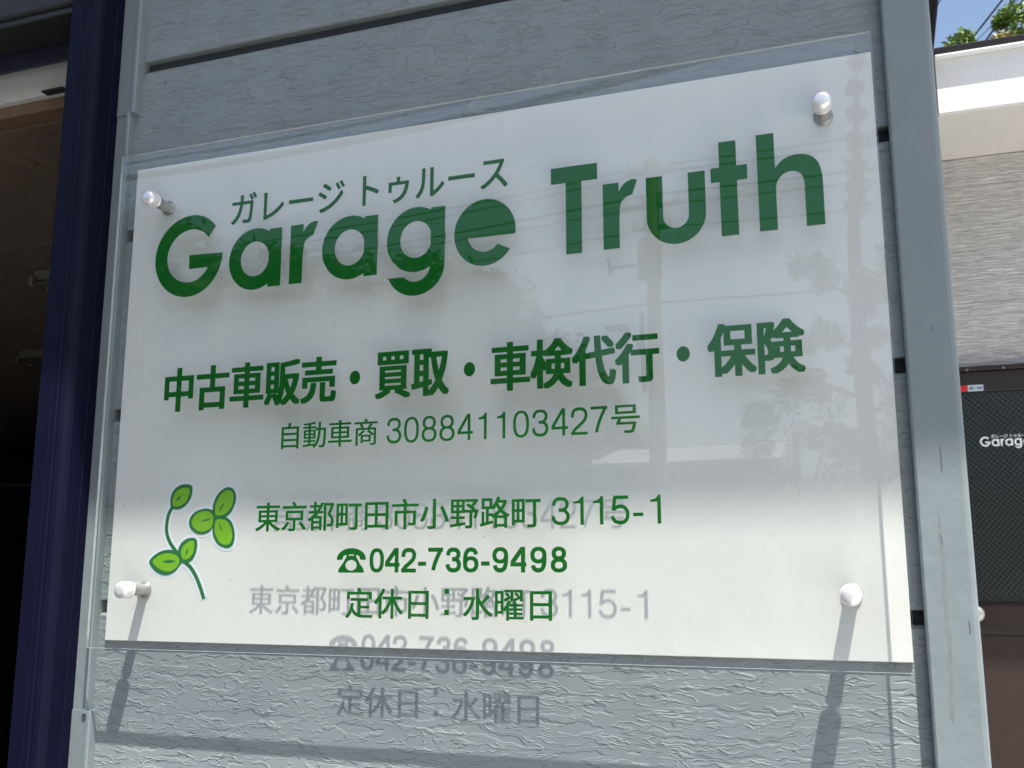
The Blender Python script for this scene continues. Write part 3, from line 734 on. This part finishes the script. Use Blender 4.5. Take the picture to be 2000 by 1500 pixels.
# ------------------------------------------------------------ the house behind
H_ = empty('house', (1.2, 3.0, GZ))
tag(H_, 'house with white fascia, pale striated siding and dark brown door right of the garage', 'house')
for z0, z1 in ((2.6445, 2.7555), (2.1895, 2.6425), (1.9425, 2.1875)):
    B('siding_panel', (.98, 3.0, z0), (5.5, 3.03, z1), M_HSIDE, H_, .0012, 1)
B('siding_panel', (1.955, 3.0, GZ), (5.5, 3.03, 1.9405), M_HSIDE, H_, .0012, 1)
B('wall_core', (.96, 3.031, GZ), (5.5, 6.5, 2.929), M_GAP, H_)
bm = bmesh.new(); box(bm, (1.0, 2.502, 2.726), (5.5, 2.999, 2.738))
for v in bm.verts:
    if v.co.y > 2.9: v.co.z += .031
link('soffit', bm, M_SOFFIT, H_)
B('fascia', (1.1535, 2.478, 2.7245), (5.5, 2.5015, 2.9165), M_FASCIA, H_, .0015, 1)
B('drip_strip', (1.1535, 2.4485, 2.9170), (5.5, 2.50, 2.9230), M_STRIP, H_, .001, 1)
bm = bmesh.new(); box(bm, (1.1535, 2.455, 2.9235), (5.5, 2.51, 2.9525), .003, 3); link('gutter', bm, M_GUTTER, H_)
bm = bmesh.new()
vv = [bm.verts.new(p) for p in ((.98, 2.515, 2.940), (5.5, 2.515, 2.940), (5.5, 7, 3.85), (.98, 7, 3.85), (.98, 2.515, 2.93), (5.5, 2.515, 2.93), (5.5, 7, 2.93), (.98, 7, 2.93))]
for q in ((0, 1, 2, 3), (7, 6, 5, 4), (0, 4, 5, 1), (2, 6, 7, 3), (1, 5, 6, 2), (0, 3, 7, 4)): bm.faces.new([vv[i] for i in q])
link('roof', bm, M_TILEROOF, H_)
D_ = B('door', (1.135, 2.985, .0), (1.90, 3.02, .988), M_DOORP, H_, .001, 1)
B('frame_head', (1.09, 2.955, 1.925), (1.95, 3.0, 1.941), M_DOORF, D_, .0015, 1)
B('frame_jamb', (1.09, 2.960, .0), (1.130, 3.0, 1.924), M_DOORF, D_, .0015, 1)
B('frame_jamb', (1.905, 2.960, .0), (1.95, 3.0, 1.924), M_DOORF, D_, .0015, 1)
B('top_rail', (1.131, 2.972, 1.850), (1.904, 2.999, 1.9235), M_DOORF, D_, .002, 1)
B('middle_rail', (1.131, 2.968, 1.020), (1.904, 2.999, 1.0925), M_DOORP, D_, .002, 1)
B('rail_bead', (1.131, 2.962, 1.0930), (1.904, 2.999, 1.0965), M_DOORP, D_, .0008, 1)
B('rail_shadow_gap', (1.131, 2.981, .989), (1.904, 2.999, 1.0190), M_DOORF, D_)
B('wired_glass', (1.131, 2.984, 1.097), (1.904, 2.999, 1.849), M_WGLASS, D_)
for x in (1.215, 1.335):
    bm = bmesh.new(); lathe_y(bm, x, 1.9285, [(0, 2.9540), (.0035, 2.9542), (.004, 2.9555)], 12); link('screw', bm, M_CHROME, D_)
bm = bmesh.new(); lathe_y(bm, 1.176, 1.061, [(0, 2.967), (.030, 2.967), (.031, 2.962), (.015, 2.958), (.014, 2.940), (.022, 2.934), (.0275, 2.922), (.0270, 2.912), (.020, 2.906), (0, 2.905)], 32); link('knob', bm, M_CHROME, D_, True)
# sticker on the top rail
s = Sheet(); v, f = sheet_tris([rect(1.125 + .008, 1.8515, 1.2135, 1.8735)]); s.add(v, f, 2.9715); ST = s.build('sticker', M_RED, D_)
o = lay('sticker_pale_half', [rect(1.2137, 1.8512, 1.2655, 1.8745)], 2.9715, M_STKW, D_)
s = Sheet(); text(s, 'ALSOK BEST'[6:], 1160, 1191.5, 1861, 1869, 2.9711, (.3, .2)); s.build('sticker_lettering', M_WHITEL, D_)
s = Sheet(); text(s, 'SE', 1218, 1232, 1858.5, 1866.5, 2.9711, (.5, .4)); text(s, 'OM', 1243.5, 1261, 1858.5, 1866.5, 2.9711, (.5, .4)); s.build('sticker_lettering', M_STKB, D_)
s = Sheet(); text(s, 'C', 1234.2, 1242.5, 1858.5, 1866.5, 2.9711, (.5, .4)); s.build('sticker_lettering', M_STKC, D_)
# shop name on the glass: the same lettering at door size
def small_copy(src, name):
    k_ = (1.4085 - 1.239) / (621.2 - 56.4) * 1000 * 1.55
    me = src.data.copy(); me.materials.clear(); me.materials.append(M_WHITEL)
    for v in me.vertices:
        x, y, z = v.co; v.co = (1.239 + (x - .0564) * SK, 2.9836 + (y - YT) * .1, 1.650 + (z - 1.5394) * SK)
    o = bpy.data.objects.new(name, me); col.objects.link(o); o.parent = D_
    return o
SK = .352
small_copy(bpy.data.objects['headline_lettering'], 'door_name_lettering')
small_copy(K1, 'door_katakana_lettering'); small_copy(K2, 'door_katakana_lettering')

# ------------------------------------------------------------ plants and wires above the house roof
def bush(name, base, clumps, size, per, m, label, group=None, seed=1, trunk_r=.05):
    rg = random.Random(seed); t = empty(name, base)
    tag(t, label, 'tree', group)
    bm = bmesh.new(); top = Vector(clumps[0][0])
    b0 = Vector(base)
    mid = b0.lerp(top, .5) + Vector((.1, .05, 0))
    tube(bm, [b0, b0.lerp(mid, .5), mid, mid.lerp(top, .6), top], [trunk_r, trunk_r * .85, trunk_r * .6, trunk_r * .35, .008], 8)
    for c, r in clumps[1:]:
        c = Vector(c); a = b0.lerp(top, rg.uniform(.55, .8)); tube(bm, [a, a.lerp(c, .5) + Vector((0, 0, -.05)), c, c + Vector((rg.uniform(-.05, .05), 0, r * .8))], [trunk_r * .3, trunk_r * .22, .006, .003], 6)
    link('trunk', bm, M_BARK, t, True)
    v, f = leaf_cloud(clumps, per, size, rg)
    mesh_obj('crown', v, f, m, t); return t
rg = random.Random(11)
c1 = [((1.80, 8.0, 5.66), .17), ((1.72, 8.0, 5.58), .15), ((1.88, 8.05, 5.66), .13), ((1.83, 7.95, 5.74), .11), ((1.63, 8, 5.52), .09), ((1.75, 8.1, 5.40), .30), ((1.70, 8.1, 5.0), .40), ((1.85, 8.1, 4.7), .45)]
bush('tree', (1.8, 8.1, GZ), c1, .030, 260, M_LEAF, 'small rounded leafy treetop poking over the house gutter, nearest the garage', None, 21, .04)
c2 = [((2.30, 8.4, 6.15), .13), ((2.22, 8.4, 6.12), .10), ((2.36, 8.4, 6.02), .14), ((2.18, 8.4, 6.07), .06), ((2.32, 8.4, 5.90), .10), ((2.42, 8.4, 5.80), .16), ((2.50, 8.4, 6.10), .22), ((2.45, 8.4, 5.5), .35), ((2.60, 8.4, 5.1), .5)]
bush('tree', (2.5, 8.5, GZ), c2, .032, 190, M_LEAF, 'taller loose-leaved treetop over the house gutter at the right edge', None, 22, .05)
c3 = [((2.08, 7.7, 5.56), .08), ((2.03, 7.7, 5.52), .06), ((2.14, 7.7, 5.55), .06), ((2.08, 7.7, 5.34), .16), ((2.1, 7.7, 5.0), .32)]
bush('tree', (2.1, 7.7, GZ), c3, .028, 190, M_LEAFR, 'low reddish-green treetop between the two greener ones over the gutter', None, 23, .035)
def wire(p, q, r, label, sag=.0, name='overhead_wire', group=None, ext=(-.25, .6), n=24):
    p, q = Vector(p), Vector(q); a = p + (q - p) * ext[0]; b = p + (q - p) * ext[1]
    pts = []
    for i in range(n + 1):
        t = i / n; v = a.lerp(b, t); v.z -= sag * 4 * t * (1 - t); pts.append(v)
    bm = bmesh.new(); tube(bm, pts, r, 6); o = link(name, bm, M_WIRE, None, True)
    return tag(o, label, 'wire', group)
gw = 'overhead wires crossing the sky above the house'
def sky_wire(p, q, r, label):
    # given two points of a level wire; carried on to both sides
    p, q = Vector(p), Vector(q); d = (q - p).normalized()
    wire(p - d * 9, p + d * 26, r, label, 0, 'overhead_wire', gw, (0, 1))
sky_wire((2.943, 13.368, 9.0), (2.634, 14.351, 9.0), .014, 'thick overhead wire above the house, leftmost of those running behind the treetops')
sky_wire((3.046, 13.055, 8.8), (2.773, 14.13, 8.8), .015, 'thick overhead wire above the house, middle one of three thick ones')
sky_wire((3.151, 13.092, 8.8), (2.95, 13.861, 8.8), .014, 'thick overhead wire above the house, rightmost, behind the taller treetop')
sky_wire((3.238, 13.999, 9.3), (2.737, 15.119, 9.3), .006, 'thin overhead wire between the thick wires above the house')
sky_wire((2.134, 13.077, 9.0), (2.09, 13.254, 9.0), .007, 'lone thin wire in the sky right beside the garage corner')

# ------------------------------------------------------------ ceiling lamps and clothes in the garage
def ceiling_light(x0, x1, y, label):
    t = empty('ceiling_light', ((x0 + x1) / 2, y, 1.889)); tag(t, label, 'ceiling light', 'strip lights on the garage ceiling')
    bm = bmesh.new(); box(bm, (x0, y - .022, 1.861), (x1, y + .022, 1.8885), .004, 2); link('lamp_body', bm, M_LAMPW, t)
    for dy in (-.026, .026):
        for xx in (x1 - .012, x0):
            bm = bmesh.new(); box(bm, (xx, y + dy - .008, 1.846), (xx + .012, y + dy + .008, 1.870), .004, 2); link('lamp_holder', bm, M_LAMPW, t)
        bm = bmesh.new(); tube(bm, [(x0 + .01, y + dy, 1.852), (x1 - .01, y + dy, 1.852)], .007, 12); link('lamp_tube', bm, M_TUBE, t, True)
ceiling_light(-.905, -.41, .74, 'pale strip light on the garage ceiling, nearer the door post')
ceiling_light(-1.62, -1.10, 1.40, 'dim strip light on the garage ceiling, farther back than the other')
def garment(x, y, z, wd, ht, m, label, seed):
    rg = random.Random(seed); bm = bmesh.new(); nu, nv = 14, 16; rows = []
    for j in range(nv + 1):
        t = j / nv; half = wd * (.30 + .25 * min(1, t * 4) ** .6 + .08 * t)
        row = []
        for i in range(2 * nu):
            a = 2 * math.pi * i / (2 * nu)
            row.append(bm.verts.new((x + math.cos(a) * half, y + math.sin(a) * .06 * (1 + .3 * math.sin(5 * a + seed)) , z - ht * t + .015 * math.sin(3 * a) * t)))
        rows.append(row)
    for a, b in zip(rows, rows[1:]):
        for i in range(2 * nu): bm.faces.new((a[i], a[(i + 1) % (2 * nu)], b[(i + 1) % (2 * nu)], b[i]))
    bm.faces.new(rows[0][::-1]); 
    tag(link('jacket', bm, m, None, True), label, 'jacket')
garment(-2.42, 2.0, 1.53, .16, .34, M_HIVIS, 'yellow jacket hanging in the dark garage at the left edge', 1)
garment(-2.12, 2.2, 1.48, .16, .40, M_CLOTHD, 'dark jacket hanging beside the yellow one in the garage', 2)
wr = bmesh.new(); tube(wr, [(-3.6, 2.1, 1.545), (-1.9, 2.1, 1.545)], .010, 8); tube(wr, [(-1.95, 2.1, 1.545), (-1.95, 2.1, 1.889)], .006, 8); tube(wr, [(-3.5, 2.1, 1.545), (-3.5, 2.1, 1.889)], .006, 8)
tag(link('clothes_rail', wr, M_BLACKISH, None, True), 'dark clothes rail hanging from the ceiling inside the garage', 'rail')

# ------------------------------------------------------------ across the street: what the acrylic mirrors
PX, PY = -3.0, -18.0
t = empty('utility_pole', (PX, PY, GZ)); tag(t, 'concrete utility pole with transformer across the street, mirrored in the sign', 'utility pole')
bm = bmesh.new(); tube(bm, [(PX, PY, GZ), (PX + .02, PY, 9.3)], [.19, .12], 14); link('pole', bm, M_POLE, t, True)
bm = bmesh.new(); tube(bm, [(PX, PY + .32, 6.75), (PX, PY + .32, 6.80), (PX, PY + .32, 7.5), (PX, PY + .32, 7.58)], [.20, .24, .24, .16], 18); link('transformer', bm, M_TRAFO, t, True)
for z, wl in ((9.0, 1.0), (8.3, 1.2), (7.85, .8)):
    bm = bmesh.new(); box(bm, (PX - wl / 2, PY - .05, z), (PX + wl / 2, PY + .05, z + .08)); link('cross_arm', bm, M_TRAFO, t)
    for k in range(4):
        xx = PX - wl / 2 + .06 + k * (wl - .12) / 3
        bm = bmesh.new(); tube(bm, [(xx, PY, z + .08), (xx, PY, z + .14), (xx, PY, z + .15), (xx, PY, z + .24)], [.03, .05, .035, .05], 8); link('insulator', bm, M_WHITEWOOD, t)
bm = bmesh.new(); tube(bm, [(PX - .15, PY, 7.15), (PX - .85, PY, 7.15), (PX - .9, PY, 7.35), (PX - .85, PY, 7.0)], .035, 8); link('bracket', bm, M_TRAFO, t)
bm = bmesh.new(); tube(bm, [(PX - .1, PY, 5.1), (PX - .35, PY, 5.6), (PX - .60, PY, 5.9)], .035, 8); box(bm, (PX - .98, PY - .09, 5.86), (PX - .58, PY + .09, 5.98), .04, 2); link('street_lamp_head', bm, M_TRAFO, t)
bm = bmesh.new(); tube(bm, [(PX - .22, PY, 4.6), (PX - .24, PY, 6.2)], .05, 8); link('cable_riser', bm, M_TRAFO, t)
gs = 'street cables across the road, mirrored in the acrylic'
def scable(x0, x1, y, z0, z1, zm, r, label):
    pts = []
    for i in range(31):
        u = i / 30; x = x0 + (x1 - x0) * u; pts.append((x, y, z0 + (z1 - z0) * u - 4 * zm * u * (1 - u)))
    bm = bmesh.new(); tube(bm, pts, r, 6); tag(link('street_cable', bm, M_WIRE, None, True), label, 'cable', gs)
# near bundle across the whole sky, then thinner lines on the poles
scable(-11, 7, -5.0, 5.05, 5.9, 1.25, .028, 'thick bundled cable nearest the garage, hanging over the street')
scable(-11, 7, -5.0, 5.17, 6.02, 1.25, .012, 'thin cable just above the thick bundle over the street')
for k, (y, z, sag, r) in enumerate(((-18.1, 9.22, .5, .014), (-18.0, 9.05, .55, .014), (-17.9, 8.55, .5, .018), (-18.0, 8.35, .4, .012), (-18.05, 7.9, .5, .012), (-17.8, 6.3, .3, .022))):
    nm = ['topmost', 'second', 'third', 'fourth', 'fifth', 'lowest'][k]
    scable(-34, -3.0, y, z + .4, z, sag * 1.6, r, nm + ' cable left of the utility pole, running to the hill')
    scable(-3.0, 26, y, z, z + 1.9 - .25 * k, sag, r, nm + ' cable right of the utility pole, rising along the street')
# tall slim tree
TX, TY = .84, -10.0
t = empty('tall_tree', (TX, TY, GZ)); tag(t, 'tall lopped tree with bare trunk across the street, mirrored at the sign edge', 'tree')
bm = bmesh.new(); tube(bm, [(TX + .02, TY, GZ), (TX + .0, TY, 2.2), (TX - .04, TY, 3.6), (TX - .03, TY, 4.6), (TX + .0, TY, 5.2), (TX + .08, TY, 6.0), (TX + .12, TY, 6.9)], [.13, .10, .085, .07, .06, .035, .01], 12)
cl = []
rg = random.Random(5)
for (z, dx, dy, up) in ((4.25, -.60, .1, .35), (4.25, .40, -.1, .40), (3.75, -.45, -.2, .15), (3.65, .5, .2, .3), (3.2, -.7, .2, .2), (3.0, .55, -.2, .3), (2.6, -.4, .3, .2), (2.2, .6, .1, .4), (3.9, .1, .5, .3), (3.3, 0, -.6, .3), (1.8, -.5, 0, .3)):
    b = Vector((TX - .03, TY, z - .25)); e = Vector((TX + dx, TY + dy, z + up - .2))
    tube(bm, [b, b.lerp(e, .5) + Vector((0, 0, .02)), e], [.028, .018, .006], 6)
    for q in range(4): cl.append((tuple(b.lerp(e, .55 + .15 * q) + Vector((rg.uniform(-.12, .12), rg.uniform(-.12, .12), rg.uniform(-.08, .12)))), rg.uniform(.10, .19)))
for z in (5.05, 5.25, 5.5, 5.8, 6.1, 6.4, 6.7): cl.append(((TX + .02 + (z - 5) * .06, TY, z), .15 - (z - 5) * .03))
link('trunk', bm, M_BARK, t, True)
v, f = leaf_cloud(cl, 130, .045, rg); mesh_obj('crown', v, f, M_LEAFD, t)
# roadside houses, hedge
def far_house(x0, x1, y0, y1, h, rise, m_roof, label, wins):
    t = empty('far_house', ((x0 + x1) / 2, y1, GZ)); tag(t, label, 'house')
    link('wall', box(bmesh.new(), (x0, y0, GZ), (x1, y1, h)), M_HWALL, t)
    ym = (y0 + y1) / 2; bm = bmesh.new(); o = .5
    P = [bm.verts.new(p) for p in ((x0 - o, y0 - o, h), (x1 + o, y0 - o, h), (x1 + o, ym, h + rise), (x0 - o, ym, h + rise), (x0 - o, y1 + o, h), (x1 + o, y1 + o, h), (x0 - o, y0 - o, h - .12), (x1 + o, y0 - o, h - .12), (x0 - o, y1 + o, h - .12), (x1 + o, y1 + o, h - .12))]
    for q in ((0, 1, 2, 3), (3, 2, 5, 4), (0, 3, 4, 8, 6), (1, 7, 9, 5, 2), (6, 8, 9, 7), (0, 6, 7, 1), (4, 5, 9, 8)): bm.faces.new([P[i] for i in q])
    link('roof', bm, m_roof, t)
    for (a, b, c, d) in wins:
        w_ = B('window', (a, y1 + .005, c), (b, y1 + .05, d), M_DOORF, t); B('pane', (a + .06, y1 + .052, c + .06), (b - .06, y1 + .058, d - .06), M_GLASSD, w_)
far_house(-6.3, -2.0, -34, -27, 4.15, .85, M_ROOF, 'low house with grey metal roof beyond the utility pole', ((-5.6, -4.4, .8, 2.2), (-3.8, -2.8, .8, 2.2)))
for k, (x, y, h, r) in enumerate(((-.9, -24, 6.0, 1.1), (.6, -25, 5.2, 1.5), (2.6, -23.5, 6.2, 1.3), (-7.6, -25, 5.0, 1.4), (4.6, -25, 5.4, 1.5), (-10.5, -26, 6.2, 1.7), (7.5, -24, 6.6, 1.6))):
    rg = random.Random(40 + k); b0 = Vector((x, y, GZ)); t = empty('tree', b0)
    tag(t, ['bushy tree left of the tall lopped tree across the road', 'broad bushy tree straight behind the tall lopped tree', 'bushy tree right of the tall lopped tree across the road', 'round tree left of the metal-roofed house', 'wide tree two along from the tall lopped tree', 'large tree farthest left behind the hedge', 'large tree farthest right behind the hedge'][k], 'tree', 'garden trees across the road')
    bm = bmesh.new(); tube(bm, [b0, b0 + Vector((.1, 0, h * .4)), b0 + Vector((0, 0, h * .85))], [.16, .11, .03], 8)
    cl = [(tuple(b0 + Vector((rg.uniform(-r, r), rg.uniform(-r, r) * .7, h * rg.uniform(.35, .98)))), rg.uniform(.3, .55)) for _ in range(26)]
    for c, rr_ in cl[:8]: tube(bm, [b0 + Vector((.05, 0, h * .35)), Vector(c)], [.05, .012], 5)
    link('trunk', bm, M_BARK, t, True)
    v, f = leaf_cloud(cl, 110, .09, rg); mesh_obj('crown', v, f, M_LEAFD, t)
rg = random.Random(9); cl = []
for i in range(110): cl.append(((-26 + i * .42 + rg.uniform(-.2, .2), -22.5 + rg.uniform(-.5, .5), GZ + rg.uniform(.4, 1.5)), rg.uniform(.5, .8)))
v, f = leaf_cloud(cl, 110, .10, rg); tag(mesh_obj('hedge', v, f, M_LEAFD), 'dark clipped hedge along the far side of the road', 'hedge')

bpy.context.view_layer.update()
